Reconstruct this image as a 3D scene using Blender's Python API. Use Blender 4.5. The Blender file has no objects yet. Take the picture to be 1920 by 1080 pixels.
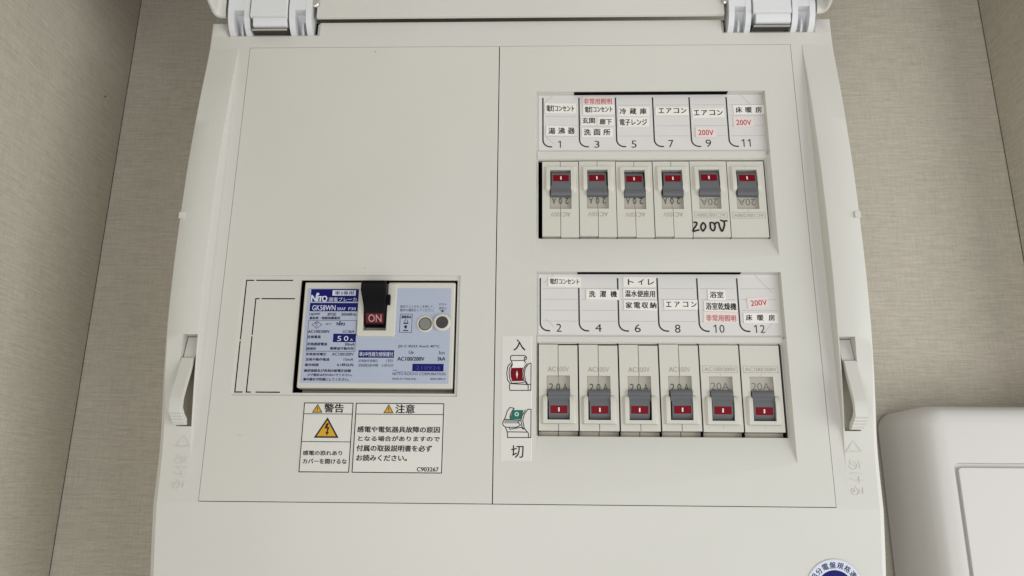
import bpy, bmesh, math, random
from mathutils import Vector, Matrix
random.seed(7)
S = 0.001   # everything below is measured in millimetres; x right, v down from the top-left corner of the cover plates, Y into the wall

# ------------------------------------------------------------------ camera
sc = bpy.context.scene
PITCH, YAW, ROLL = 0.271327, -0.029355, 0.009898
CAM = Vector((199.104, -469.999, -305.070))
cp, sp, cy, sy, cr, sr = (math.cos(PITCH), math.sin(PITCH), math.cos(YAW), math.sin(YAW), math.cos(ROLL), math.sin(ROLL))
FW = Vector((sy*cp, cy*cp, sp)); RT0 = Vector((cy, -sy, 0)); UP0 = RT0.cross(FW)
RT = RT0*cr + UP0*sr; UP = -RT0*sr + UP0*cr
cam_d = bpy.data.cameras.new('camera'); cam = bpy.data.objects.new('camera', cam_d); sc.collection.objects.link(cam)
M3 = Matrix((RT, UP, -FW)).transposed()
cam.matrix_world = Matrix.Translation(CAM*S) @ M3.to_4x4()
cam_d.sensor_width = 36; cam_d.lens = 1443/1920*36; cam_d.clip_start = 0.01; cam_d.clip_end = 30
sc.camera = cam

def at(px, py, Y):          # real position (mm) on the plane at depth Y of what the photograph shows at that pixel
    d = FW + RT*((px-960)/1443) - UP*((py-540)/1443)
    t = (Y - CAM.y)/d.y
    p = CAM + d*t
    return p.x, -p.z
def rect(x0, y0, x1, y1, Y, o=None):      # pixel box -> upright rectangle in mm
    if o: x0, y0, x1, y1 = o[0]+x0/o[2], o[1]+y0/o[2], o[0]+x1/o[2], o[1]+y1/o[2]
    ym, xm = (y0+y1)/2, (x0+x1)/2
    return at(x0, ym, Y)[0], at(xm, y0, Y)[1], at(x1, ym, Y)[0], at(xm, y1, Y)[1]

# ------------------------------------------------------------------ world, lamps, exposure
w = bpy.data.worlds.new('World'); sc.world = w; w.use_nodes = True
bg = w.node_tree.nodes['Background']; bg.inputs[0].default_value = (0.92, 0.96, 1.0, 1); bg.inputs[1].default_value = 0.40
def area(name, loc, target, size, power, col):
    d = bpy.data.lights.new(name, 'AREA'); d.shape = 'RECTANGLE'; d.size, d.size_y = size; d.energy = power; d.color = col
    o = bpy.data.objects.new(name, d); sc.collection.objects.link(o); o.location = loc
    o.rotation_euler = (Vector(target)-Vector(loc)).to_track_quat('-Z', 'Y').to_euler(); return o
area('window_light', (1.80, -0.95, -0.62), (0.19, 0, -0.22), (1.8, 1.2), 25, (1.0, 1.0, 0.965))
area('fill_light', (-0.30, -1.4, -0.75), (0.1, 0.05, -0.3), (1.4, 1.0), 14, (0.99, 0.985, 0.975))  # added fill from the front left, not a known lamp
sc.view_settings.view_transform = 'Standard'; sc.view_settings.look = 'None'; sc.view_settings.exposure = 0; sc.view_settings.gamma = 1

# ------------------------------------------------------------------ materials
def srgb(r, g, b):
    f = lambda c: (c/255/12.92) if c/255 <= .04045 else ((c/255+.055)/1.055)**2.4
    return (f(r), f(g), f(b), 1)
def mat(name, col, rough=.5, spec=.5, metal=0, grain=0.0, gscale=900, var=0.0, vscale=12, coat=0, warp=0.0):
    m = bpy.data.materials.new(name); m.use_nodes = True; nt = m.node_tree; b = nt.nodes['Principled BSDF']
    b.inputs['Base Color'].default_value = col; b.inputs['Roughness'].default_value = rough
    b.inputs['Specular IOR Level'].default_value = spec; b.inputs['Metallic'].default_value = metal
    if coat: b.inputs['Coat Weight'].default_value = coat; b.inputs['Coat Roughness'].default_value = .15
    tc = nt.nodes.new('ShaderNodeTexCoord')
    if var:
        n = nt.nodes.new('ShaderNodeTexNoise'); n.inputs['Scale'].default_value = vscale; n.inputs['Detail'].default_value = 6; n.inputs['Roughness'].default_value = .65
        nt.links.new(tc.outputs['Object'], n.inputs['Vector'])
        mx = nt.nodes.new('ShaderNodeMix'); mx.data_type = 'RGBA'
        mx.inputs['A'].default_value = tuple(c*(1-var) for c in col[:3])+(1,); mx.inputs['B'].default_value = tuple(min(1, c*(1+var)) for c in col[:3])+(1,)
        nt.links.new(n.outputs['Fac'], mx.inputs['Factor']); nt.links.new(mx.outputs['Result'], b.inputs['Base Color'])
        mr = nt.nodes.new('ShaderNodeMapRange'); mr.inputs['To Min'].default_value = rough-.07; mr.inputs['To Max'].default_value = rough+.1
        nt.links.new(n.outputs['Fac'], mr.inputs['Value']); nt.links.new(mr.outputs['Result'], b.inputs['Roughness'])
    if grain:
        n2 = nt.nodes.new('ShaderNodeTexNoise'); n2.inputs['Scale'].default_value = gscale; n2.inputs['Detail'].default_value = 2
        nt.links.new(tc.outputs['Object'], n2.inputs['Vector'])
        bp = nt.nodes.new('ShaderNodeBump'); bp.inputs['Strength'].default_value = grain; bp.inputs['Distance'].default_value = .0002
        nt.links.new(n2.outputs['Fac'], bp.inputs['Height']); nt.links.new(bp.outputs['Normal'], b.inputs['Normal'])
        if warp:
            n3 = nt.nodes.new('ShaderNodeTexNoise'); n3.inputs['Scale'].default_value = 7; n3.inputs['Detail'].default_value = 1
            nt.links.new(tc.outputs['Object'], n3.inputs['Vector'])
            b2 = nt.nodes.new('ShaderNodeBump'); b2.inputs['Strength'].default_value = 1; b2.inputs['Distance'].default_value = warp
            nt.links.new(n3.outputs['Fac'], b2.inputs['Height']); nt.links.new(b2.outputs['Normal'], bp.inputs['Normal'])
    return m
M = {}
M['abs'] = mat('ivory_plastic', (.61, .60, .55, 1), .42, .45, grain=.22, gscale=1400, var=.025, warp=.003)
M['frame'] = mat('ivory_frame_plastic', (.61, .598, .553, 1), .40, .5, grain=.22, gscale=1400, var=.025, warp=.003)
M['breaker'] = mat('breaker_plastic', (.585, .565, .505, 1), .45, .45, grain=.12, gscale=1800, var=.025, vscale=30)
M['pocket'] = mat('darker_pocket_floor', (.43, .405, .345, 1), .5, .4)  # pocket floor, darker than the breaker body
M['strip'] = mat('shaded_base_plastic', (.40, .37, .30, 1), .5, .4)  # breaker tone darkened to paint in the shade of recessed strips and slots
M['hinge'] = mat('cool_white_plastic', (.68, .685, .70, 1), .35, .5, var=.02)
M['black'] = mat('black_plastic', (.003, .003, .004, 1), .5, .10)
M['void'] = mat('dark_interior', (.004, .004, .004, 1), .9, .05)
M['grey'] = mat('grey_toggle_plastic', (.112, .117, .124, 1), .42, .4, var=.06, vscale=150)
M['dgrey'] = mat('dark_button', (.045, .043, .038, 1), .5, .4)
M['mgrey'] = mat('grey_button', (.20, .20, .19, 1), .5, .4)
M['red'] = mat('red_mark', (.17, .001, .007, 1), .45, .15)
M['onred'] = mat('lever_red_mark', (.10, .003, .010, 1), .45, .15)
M['onink'] = mat('lever_letter_ink', (.50, .30, .30, 1), .5, .2)
M['steel'] = mat('dark_steel', (.20, .19, .18, 1), .3, .5, metal=1)
M['white'] = mat('white_mark', (.75, .72, .72, 1), .5, .4)
M['ink'] = mat('black_ink', (.012, .012, .014, 1), .6, .3)
M['line'] = mat('card_line_ink', (.02, .022, .024, 1), .6, .3)
M['dot'] = mat('grey_dot_ink', (.17, .17, .165, 1), .7, .3)
M['redink'] = mat('red_ink', (.42, .025, .05, 1), .6, .3)
M['greyink'] = mat('moulded_grey_ink', (.34, .325, .285, 1), .6, .3)
M['paper'] = mat('card_paper', (.66, .64, .625, 1), .32, .5, grain=.05, gscale=500, var=.035, vscale=60)
M['slip'] = mat('slip_paper', (.78, .755, .71, 1), .6, .3, var=.02, vscale=80)
M['pinkslip'] = mat('pink_slip_paper', (.74, .65, .62, 1), .6, .3, var=.02, vscale=80)
M['sticker'] = mat('sticker_film', (.665, .65, .605, 1), .3, .5, var=.015)
M['blue'] = mat('navy_print', (.002, .002, .115, 1), .4, .25)
M['navy'] = mat('navy_ink', (.003, .004, .05, 1), .45, .4)
M['sky'] = mat('pale_blue_nameplate', (.40, .445, .55, 1), .28, .5, grain=.05, gscale=600, var=.03, vscale=40)
M['skyink'] = mat('pale_print', (.62, .66, .78, 1), .5, .3)
M['faint'] = mat('embossed_blue', (.03, .04, .30, 1), .3, .6)
M['yellow'] = mat('warning_yellow', (.62, .33, .012, 1), .4, .4)
M['green'] = mat('print_green', (.0, .13, .085, 1), .45, .4)
M['midgrey'] = mat('print_grey', (.30, .30, .30, 1), .5, .4)
M['metal'] = mat('zinc_steel', (.62, .61, .58, 1), .25, .5, metal=1)
M['scuff'] = mat('scuff_mark', (.30, .28, .235, 1), .7, .2)
M['crease'] = mat('tape_crease', (.42, .40, .37, 1), .4, .4)
M['box'] = mat('white_box_plastic', (.60, .58, .55, 1), .38, .5, grain=.08, gscale=1200, var=.02)
M['seal'] = mat('silver_seal', (.55, .55, .56, 1), .35, .5)

def wall_material(name, base):
    m = bpy.data.materials.new(name); m.use_nodes = True; nt = m.node_tree; b = nt.nodes['Principled BSDF']; L = nt.links.new
    tc = nt.nodes.new('ShaderNodeTexCoord')
    geo = nt.nodes.new('ShaderNodeSeparateXYZ'); L(tc.outputs['Object'], geo.inputs[0])
    add = nt.nodes.new('ShaderNodeMath'); add.operation = 'ADD'; L(geo.outputs['X'], add.inputs[0]); L(geo.outputs['Y'], add.inputs[1])
    comb = nt.nodes.new('ShaderNodeCombineXYZ'); L(add.outputs[0], comb.inputs['X']); L(geo.outputs['Z'], comb.inputs['Y'])
    def streak(sx, sy, det, rgh=.6):
        mp = nt.nodes.new('ShaderNodeMapping'); mp.inputs['Scale'].default_value = (sx, sy, 1); L(comb.outputs[0], mp.inputs['Vector'])
        n = nt.nodes.new('ShaderNodeTexNoise'); n.noise_dimensions = '2D'; n.inputs['Scale'].default_value = 1; n.inputs['Detail'].default_value = det; n.inputs['Roughness'].default_value = rgh
        L(mp.outputs[0], n.inputs['Vector']); return n.outputs['Fac']
    h1 = streak(36, 620, 3); h2 = streak(120, 1150, 2); v1 = streak(700, 60, 3); fine = streak(950, 1100, 2); big = streak(5, 7, 4)
    def madd(a, wa, b_, wb):
        m1 = nt.nodes.new('ShaderNodeMath'); m1.operation = 'MULTIPLY'; L(a, m1.inputs[0]); m1.inputs[1].default_value = wa
        m2 = nt.nodes.new('ShaderNodeMath'); m2.operation = 'MULTIPLY_ADD'; L(b_, m2.inputs[0]); m2.inputs[1].default_value = wb; L(m1.outputs[0], m2.inputs[2]); return m2.outputs[0]
    t = madd(h1, .34, h2, .28); t = madd(t, 1, v1, .22); t = madd(t, 1, fine, .22)
    mr = nt.nodes.new('ShaderNodeMapRange'); mr.inputs['From Min'].default_value = .36; mr.inputs['From Max'].default_value = .64
    L(t, mr.inputs['Value'])
    ramp = nt.nodes.new('ShaderNodeMix'); ramp.data_type = 'RGBA'
    ramp.inputs['A'].default_value = tuple(c*.84 for c in base)+(1,); ramp.inputs['B'].default_value = tuple(c*1.16 for c in base)+(1,)
    L(mr.outputs['Result'], ramp.inputs['Factor'])
    mx = nt.nodes.new('ShaderNodeMix'); mx.data_type = 'RGBA'; mx.blend_type = 'MULTIPLY'; mx.inputs['Factor'].default_value = 1
    L(ramp.outputs['Result'], mx.inputs['A'])
    r2 = nt.nodes.new('ShaderNodeMix'); r2.data_type = 'RGBA'; r2.inputs['A'].default_value = (.93, .95, .92, 1); r2.inputs['B'].default_value = (1.06, 1.03, 1.05, 1)
    L(big, r2.inputs['Factor']); L(r2.outputs['Result'], mx.inputs['B']); L(mx.outputs['Result'], b.inputs['Base Color'])
    bp = nt.nodes.new('ShaderNodeBump'); bp.inputs['Strength'].default_value = .75; bp.inputs['Distance'].default_value = .0005
    L(t, bp.inputs['Height']); L(bp.outputs['Normal'], b.inputs['Normal'])
    b.inputs['Roughness'].default_value = .8; b.inputs['Specular IOR Level'].default_value = .2
    return m
M['wall'] = wall_material('linen_wallpaper', (.485, .448, .375))
M['caulk'] = mat('corner_joint', (.07, .06, .045, 1), 1, 0)
M['ceil'] = mat('shading_ceiling_surface', (.28, .25, .20, 1), .8, .2)  # kept dark so the unseen slab shades the wall below it

# ------------------------------------------------------------------ glyph geometry (flat print)
_g = {}
def glyphs(s, bold=0.0, extr=0.0):
    k = (s, bold, extr)
    if k not in _g:
        cu = bpy.data.curves.new('t', 'FONT'); cu.body = s; cu.resolution_u = 3; cu.offset = bold; cu.extrude = extr; cu.fill_mode = 'BOTH' if extr else 'FRONT'
        o = bpy.data.objects.new('t', cu); sc.collection.objects.link(o)
        me = bpy.data.meshes.new_from_object(o)
        vs = [tuple(v.co) for v in me.vertices]; fs = [tuple(p.vertices) for p in me.polygons]
        bpy.data.objects.remove(o); bpy.data.curves.remove(cu); bpy.data.meshes.remove(me)
        _g[k] = (vs, fs)
    return _g[k]

# ------------------------------------------------------------------ mesh builder
class MB:
    def __init__(s): s.v = []; s.f = []; s.m = []; s.mats = []; s.loose = []
    def mi(s, m):
        if m not in s.mats: s.mats.append(m)
        return s.mats.index(m)
    def add(s, vs, fs, m):
        o = len(s.v); s.v += vs; i = s.mi(m)
        for f in fs: s.f.append(tuple(o+k for k in f)); s.m.append(i)
    def quad(s, a, b, c, d, m): s.add([a, b, c, d], [(0, 1, 2, 3)], m)
    def box(s, x0, x1, v0, v1, Y0, Y1, m):
        p = [(x, v, Y) for Y in (Y0, Y1) for x, v in ((x0, v0), (x1, v0), (x1, v1), (x0, v1))]
        s.add(p, [(0, 3, 2, 1), (4, 5, 6, 7), (0, 1, 5, 4), (1, 2, 6, 5), (2, 3, 7, 6), (3, 0, 4, 7)], m)
    def prism(s, out, Y0, Y1, m):          # outline in (x, v), Y0 front
        n = len(out)
        s.add([(x, v, Y0) for x, v in out]+[(x, v, Y1) for x, v in out],
              [tuple(range(n)), tuple(range(2*n-1, n-1, -1))]+[(i, (i+1) % n, n+(i+1) % n, n+i) for i in range(n)], m)
    def sweep(s, prof, x0, x1, m):         # profile in (v, Y)
        n = len(prof)
        s.add([(x0, v, Y) for v, Y in prof]+[(x1, v, Y) for v, Y in prof],
              [tuple(range(n)), tuple(range(2*n-1, n-1, -1))]+[(i, (i+1) % n, n+(i+1) % n, n+i) for i in range(n)], m)
    def flat(s, pts, Y, m): s.add([(x, v, Y) for x, v in pts], [tuple(range(len(pts)))], m)
    def rect(s, r, Y, m): s.flat([(r[0], r[1]), (r[2], r[1]), (r[2], r[3]), (r[0], r[3])], Y, m)
    def frame(s, r, w_, Y, m):
        x0, a, x1, b = r
        s.rect((x0, a, x1, a+w_), Y, m); s.rect((x0, b-w_, x1, b), Y, m); s.rect((x0, a+w_, x0+w_, b-w_), Y, m); s.rect((x1-w_, a+w_, x1, b-w_), Y, m)
    def line(s, pts, w_, Y, m, closed=False):
        n = len(pts); P = [Vector(p) for p in pts]; A = []; B = []
        for i in range(n):
            if closed: a, b = P[i-1], P[(i+1) % n]
            else: a, b = P[max(i-1, 0)], P[min(i+1, n-1)]
            if closed or 0 < i < n-1:
                d1 = (P[i]-a).normalized(); d2 = (b-P[i]).normalized(); n1 = Vector((-d1.y, d1.x)); n2 = Vector((-d2.y, d2.x)); nn = (n1+n2)
                nn = nn/max(nn.length_squared/2, .35)
            else:
                d = (b-a).normalized(); nn = Vector((-d.y, d.x))
            A.append(P[i]+nn*w_/2); B.append(P[i]-nn*w_/2)
        s.add([(p.x, p.y, Y) for p in A]+[(p.x, p.y, Y) for p in B], [(i, (i+1) % n, n+(i+1) % n, n+i) for i in range(n if closed else n-1)], m)
    def disc(s, c, r, Y, m, n=32, r2=None, a0=0, a1=2*math.pi):
        pts = [(c[0]+math.cos(a0+(a1-a0)*i/n)*r, c[1]+math.sin(a0+(a1-a0)*i/n)*r) for i in range(n)]
        if r2 is None: s.flat(pts, Y, m)
        else:
            q = [(c[0]+math.cos(2*math.pi*i/n)*r2, c[1]+math.sin(2*math.pi*i/n)*r2) for i in range(n)]
            s.add([(x, v, Y) for x, v in pts]+[(x, v, Y) for x, v in q], [(i, (i+1) % n, n+(i+1) % n, n+i) for i in range(n)], m)
    def text(s, t, r, Y, m, rot=0, bold=0.0, extr=0.0, tilt=0.0, fit=True):
        if t in ('1', '10', '11', '12') and rot == 0:
            x0, a, x1, b_ = r; H = b_-a; wd = H*.13
            def one(xr):
                s.flat([(xr-wd, a), (xr, a), (xr, b_), (xr-wd, b_)], Y, m); s.flat([(xr-wd, a), (xr-wd, a+H*.17), (xr-H*.34, a+H*.30), (xr-H*.34, a+H*.16)], Y, m)
            if t == '1': one(x1-H*.02)
            else:
                one(x0+H*.42)
                if t == '11': one(x1)
                else: s.text(t[1], (x1-H*.62, a, x1, b_), Y, m)
            return
        if bold > 0 and not extr:
            sh = bold*(r[3]-r[1] if rot not in (90, -90) else r[2]-r[0])
            for i, (ddx, ddv) in enumerate(((-1, -.5), (1, -.5), (-1, .5), (1, .5))):
                s.text(t, (r[0]+ddx*sh, r[1]+ddv*sh, r[2]+ddx*sh, r[3]+ddv*sh), Y-.004*i, m, rot, 0, 0, tilt)
            return
        vs, fs = glyphs(t, min(bold, 0), extr)
        if not vs: return
        xa = min(v[0] for v in vs); xb = max(v[0] for v in vs); ya = min(v[1] for v in vs); yb = max(v[1] for v in vs)
        x0, a, x1, b = r; cx, cv = (x0+x1)/2, (a+b)/2; ca, sa = math.cos(math.radians(rot+tilt)), math.sin(math.radians(rot+tilt))
        W, H = x1-x0, b-a
        if rot in (90, -90): W, H = H, W
        kx, ky = W/max(xb-xa, 1e-6), H/max(yb-ya, 1e-6)
        out = []
        for vx, vy, vz in vs:
            px, pv = (vx-(xa+xb)/2)*kx, -(vy-(ya+yb)/2)*ky
            out.append((cx+px*ca-pv*sa, cv+px*sa+pv*ca, Y-vz*(ky if extr else 0)))
        s.add(out, fs, m)
    def local(s, fn):                      # move every vertex through fn
        s.v = [fn(*p) for p in s.v]
    def build(s, name, parent=None, bevel=0, seg=2, smooth=35, org=(0, 0, 0)):
        me = bpy.data.meshes.new(name)
        me.from_pydata([((x-org[0])*S, (Y-org[2])*S, -(v-org[1])*S) for x, v, Y in s.v], [], s.f)
        for m in s.mats: me.materials.append(M[m])
        for p, i in zip(me.polygons, s.m): p.material_index = i
        bm = bmesh.new(); bm.from_mesh(me)
        bmesh.ops.remove_doubles(bm, verts=bm.verts, dist=1e-6)
        bmesh.ops.recalc_face_normals(bm, faces=bm.faces)
        bm.normal_update()
        for f in bm.faces:                 # open sheets face the room
            if all(len(e.link_faces) < 2 for e in f.edges) and f.normal.y > .5: f.normal_flip()
        bm.to_mesh(me); bm.free()
        if smooth:
            me.shade_smooth(); me.set_sharp_from_angle(angle=math.radians(smooth))
        o = bpy.data.objects.new(name, me); sc.collection.objects.link(o)
        if bevel:
            b = o.modifiers.new('edge', 'BEVEL'); b.width = bevel*S; b.segments = seg; b.limit_method = 'ANGLE'; b.angle_limit = math.radians(32); b.use_clamp_overlap = True; b.harden_normals = True
        if parent: o.parent = parent
        return o
def tag(o, label=None, cat=None, group=None, kind=None):
    if label: o['label'] = label
    if cat: o['category'] = cat
    if group: o['group'] = group
    if kind: o['kind'] = kind
    return o
def empty(name, x, v, Y):
    o = bpy.data.objects.new(name, None); sc.collection.objects.link(o); o.location = (x*S, Y*S, -v*S); o.empty_display_size = .01; return o

# ------------------------------------------------------------------ the setting: alcove walls
WY = 90.0
XL, XR = -137.0, 566.0
b = MB(); b.quad((XL-3, -330, WY), (XR+3, -330, WY), (XR+3, 900, WY), (XL-3, 900, WY), 'wall')
dx, dv = at(240.5, 55, -30); 
tag(b.build('back_wall', smooth=0), kind='structure')
b = MB(); b.quad((XL, -330, WY-.6), (XL, 900, WY-.6), (XL, 900, -700), (XL, -330, -700), 'wall')
b.add([(XL+.15, 2+.9*math.sin(a), 62+.9*math.cos(a)) for a in [k*math.pi/5 for k in range(10)]], [tuple(range(10))], 'ink')
b.quad((XL, -330, WY-.7), (XL+.55, -330, WY-.7), (XL+.55, 900, WY-.7), (XL, 900, WY-.7), 'caulk')
tag(b.build('left_wall', smooth=0), kind='structure')
b = MB(); b.quad((XR, -330, WY-.6), (XR, -330, 30), (XR, 900, 30), (XR, 900, WY-.6), 'wall'); b.quad((XR, -330, 30), (XR+700, -330, 30), (XR+700, 900, 30), (XR, 900, 30), 'wall')
b.quad((XR-.5, -330, WY-.7), (XR, -330, WY-.7), (XR, 900, WY-.7), (XR-.5, 900, WY-.7), 'caulk')
tag(b.build('right_wall', smooth=0), kind='structure')
b = MB(); b.box(XL+.3, XR-.3, -150, -126, -520, WY-.3, 'ceil')  # unseen slab, added low overhead to darken the upper wall
tag(b.build('shading_ceiling', smooth=0), kind='structure')

# ------------------------------------------------------------------ distribution board
board = empty('distribution_board', 187.5, 400, 90)
tag(board, 'open ivory plastic electrical distribution board mounted on the linen-patterned wall', 'distribution board')
def put(o): 
    o.parent = board; o.matrix_parent_inverse = Matrix.Translation(-board.location); return o

def interp(tab, v):
    if v <= tab[0][0]: return tab[0][1]
    for (a, ya), (b_, yb) in zip(tab, tab[1:]):
        if v <= b_:
            t = (v-a)/(b_-a); return ya+(yb-ya)*t
    return tab[-1][1]
def smoothtab(tab, v):
    return sum(interp(tab, v+d) for d in (-12, -8, -4, 0, 4, 8, 12))/7
PROF = [(-20, 0), (6, 0), (20, -2.6), (50, -6.2), (92, -9.6), (128, -10.6), (160, -10.6), (178, -10.0), (220, -7.2), (240, -5.0), (262, -1.8), (272, 0), (420, 0)]
BEVW = [(-20, .7), (200, .8), (225, 1.6), (262, 3.2), (300, 3.9), (420, 3.9)]
BEVD = [(-20, 1), (200, 1.0), (225, 2.5), (262, 4.5), (300, 5.5), (420, 5.5)]
def lowY(v): return 0 if v <= 307 else (v-307)*.16+(v-307)**2*.0006
OUT = 29.0
SL = (206.6, 262.5)        # latch slot
b = MB()
vs = sorted(set([-19.8, -8, -2, 0, 306.2, 307.0]+[SL[0], SL[1]]+[round(k, 1) for k in range(-12, 306, 7) if abs(k-SL[0]) > 2 and abs(k-SL[1]) > 2 and k > 0]))
for side in (-1, 1):
    def X(d): return (-d if side < 0 else 375+d)
    # rail sits beside the plates from v=0 down
    rows = []
    for v in vs:
        p = smoothtab(PROF, v) if v > 0 else 0.0; wv = interp(BEVW, v); dv_ = interp(BEVD, v)
        r = [(X(.3), 3.0), (X(.3), 0.0), (X(8.0), 0.0), (X(8.12), p*.9), (X(8.4), p*.98), (X(9.0), p), (X(18.5), p), (X(OUT-wv), p), (X(OUT-wv*.3), p+dv_*.3), (X(OUT), p+dv_), (X(OUT), 84.0)]
        rows.append([(x, v, Y) for x, Y in r])
    for i in range(len(vs)-1):
        if vs[i] < 0: js = range(6, 10)
        else: js = range(0, 10)
        for j in js:
            if j == 5 and SL[0] <= vs[i] < SL[1]-.1: continue
            b.quad(rows[i][j], rows[i][j+1], rows[i+1][j+1], rows[i+1][j], 'frame')
    # slot walls
    iv = [i for i, v in enumerate(vs) if SL[0] <= v <= SL[1]]
    for j in (5, 6):
        for a_, c_ in zip(iv, iv[1:]):
            P0, P1 = rows[a_][j], rows[c_][j]
            b.quad(P0, P1, (P1[0], P1[1], P1[2]+11), (P0[0], P0[1], P0[2]+11), 'frame')
    for k in (iv[0], iv[-1]):
        P0, P1 = rows[k][5], rows[k][6]
        b.quad(P0, P1, (P1[0], P1[1], P1[2]+11), (P0[0], P0[1], P0[2]+11), 'frame')
    b.quad((rows[iv[0]][5][0], SL[0], 5), (rows[iv[0]][6][0], SL[0], 5), (rows[iv[0]][6][0], SL[1], 5), (rows[iv[0]][5][0], SL[1], 5), 'strip')
    # notch in the outer edge
# top strip with hinge notches (Y = 0), between the rails
NOT = [(-16.5, 45.6), (331.5, 393.5)]
for x0, x1, vn in ((-18.5, 48.4, -9.4), (328.7, 393.5, -9.4)):
    xa, xb = x0+(2.4 if x0 < 0 else 2.6), x1-(2.6 if x0 < 0 else 2.4)
    b.quad((x0, vn, 0), (x1, vn, 0), (xb, vn-2.6, 2.6), (xa, vn-2.6, 2.6), 'frame')
    b.quad((x0, -19.8, 0), (x0, vn, 0), (xa, vn-2.6, 2.6), (xa, -19.8, 2.6), 'frame'); b.quad((x1, vn, 0), (x1, -19.8, 0), (xb, -19.8, 2.6), (xb, vn-2.6, 2.6), 'frame')
    b.quad((xa, vn-2.6, 2.6), (xb, vn-2.6, 2.6), (xb, vn-1.2, 60), (xa, vn-1.2, 60), 'frame')
    for xw in (xa, xb): b.quad((xw, -19.8, 2.6), (xw, vn-2.6, 2.6), (xw, vn-2.6, 30), (xw, -19.8, 30), 'void')
    b.quad((xa, vn-2.6, 30), (xb, vn-2.6, 30), (xb, -40, 30), (xa, -40, 30), 'void')
xs = [-18.5, 48.4, 328.7, 393.5]
for x0, x1 in zip(xs, xs[1:]):
    va = -9.4 if (x1 <= 48.7 or x0 >= 328.4) else -19.8
    b.quad((x0, va, 0), (x1, va, 0), (x1, -.3, 0), (x0, -.3, 0), 'frame')
    if va < -15: b.quad((x0, va, 0), (x1, va, 0), (x1, va+1.4, 84), (x0, va+1.4, 84), 'frame')
    b.quad((x0, -.3, 0), (x1, -.3, 0), (x1, -.3, 3), (x0, -.3, 3), 'frame')
b.quad((-18.5, -.3, 0), (-.3, -.3, 0), (-.3, 0, 0), (-18.5, 0, 0), 'frame'); b.quad((375.3, -.3, 0), (393.5, -.3, 0), (393.5, 0, 0), (375.3, 0, 0), 'frame')
# lower cover
NX = 10
vl = [307, 312, 320, 330, 345, 360, 380, 400]
xl = [-OUT, -OUT+1.17, -OUT+3.9]+[-25.1+(425.2)*k/NX for k in range(1, NX)]+[375+OUT-3.9, 375+OUT-1.17, 375+OUT]
def ly(x, v):
    e = max(-25.1-x, x-400.1, 0)
    return lowY(v)+(5.5 if e > 3 else (1.65 if e > 1 else 0))
for v0, v1 in zip(vl, vl[1:]):
    for x0, x1 in zip(xl, xl[1:]):
        b.quad((x0, v0, ly(x0, v0)), (x1, v0, ly(x1, v0)), (x1, v1, ly(x1, v1)), (x0, v1, ly(x0, v1)), 'frame')
    for x in (-OUT, 375+OUT):
        b.quad((x, v0, ly(x, v0)), (x, v1, ly(x, v1)), (x, v1, 84), (x, v0, 84), 'frame')
b.quad((-.3, 306.5, 0), (375.3, 306.5, 0), (375.3, 307, 0), (-.3, 307, 0), 'frame')
b.quad((-.3, 306.5, 0), (375.3, 306.5, 0), (375.3, 306.5, 3), (-.3, 306.5, 3), 'frame')
for side in (-1, 1):   # raised lettering and arrow on the rail, moulding nibs
    c = -13.2 if side < 0 else 388.6
    h = -.02
    Yr = smoothtab(PROF, 285)
    b.text('あける', (c-3.8, 279.0, c+3.8, 299.5), 0.0, 'frame', rot=90, extr=.04, bold=-.012)
    b.line([(c-4.4, 274.5), (c, 267.8), (c+4.4, 274.5)], .45, -1.1, 'frame', closed=True)
    for i, (p0, p1) in enumerate([((c-4.4, 274.5), (c, 267.8)), ((c, 267.8), (c+4.4, 274.5)), ((c-4.4, 274.5), (c+4.4, 274.5))]):
        dxx, dvv = p1[0]-p0[0], p1[1]-p0[1]; L_ = math.hypot(dxx, dvv); nx, nv = -dvv/L_*.3, dxx/L_*.3
        Ya = smoothtab(PROF, p0[1]); Yb = smoothtab(PROF, p1[1])
        b.add([(p0[0]-nx, p0[1]-nv, Ya+.1), (p0[0], p0[1], Ya-.14), (p0[0]+nx, p0[1]+nv, Ya+.1), (p1[0]-nx, p1[1]-nv, Yb+.1), (p1[0], p1[1], Yb-.14), (p1[0]+nx, p1[1]+nv, Yb+.1)],
              [(0, 1, 4, 3), (1, 2, 5, 4)], 'frame')
    xe = -29 if side < 0 else 404
    Yn = smoothtab(PROF, 129)
    b.box(min(xe+.2*side, xe-3.3*side), max(xe+.2*side, xe-3.3*side), 127, 131.2, Yn-1.0, Yn+1, 'frame')
fr = put(b.build('front_frame', bevel=0, smooth=30))

# dark chassis behind the plates
b = MB()
b.quad((-6, -6, 30), (381, -6, 30), (381, 312, 30), (-6, 312, 30), 'void')
for q_ in (((-6, -6), (381, -6)), ((381, -6), (381, 312)), ((381, 312), (-6, 312)), ((-6, 312), (-6, -6))):
    (xa, va), (xb, vb) = q_
    b.quad((xa, va, 30), (xb, vb, 30), (xb, vb, 3.4), (xa, va, 3.4), 'void')
for i in range(7):
    b.box(204.4+24.42*i-.14, 204.4+24.42*i+.14, 85, 140, 4.4, 20, 'void'); b.box(201.9+24.86*i-.28, 201.9+24.86*i+.28, 209, 266, 4.0, 20, 'void')  # near-black strips paint the shade in the gaps between breakers
put(b.build('chassis', smooth=0))

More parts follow.
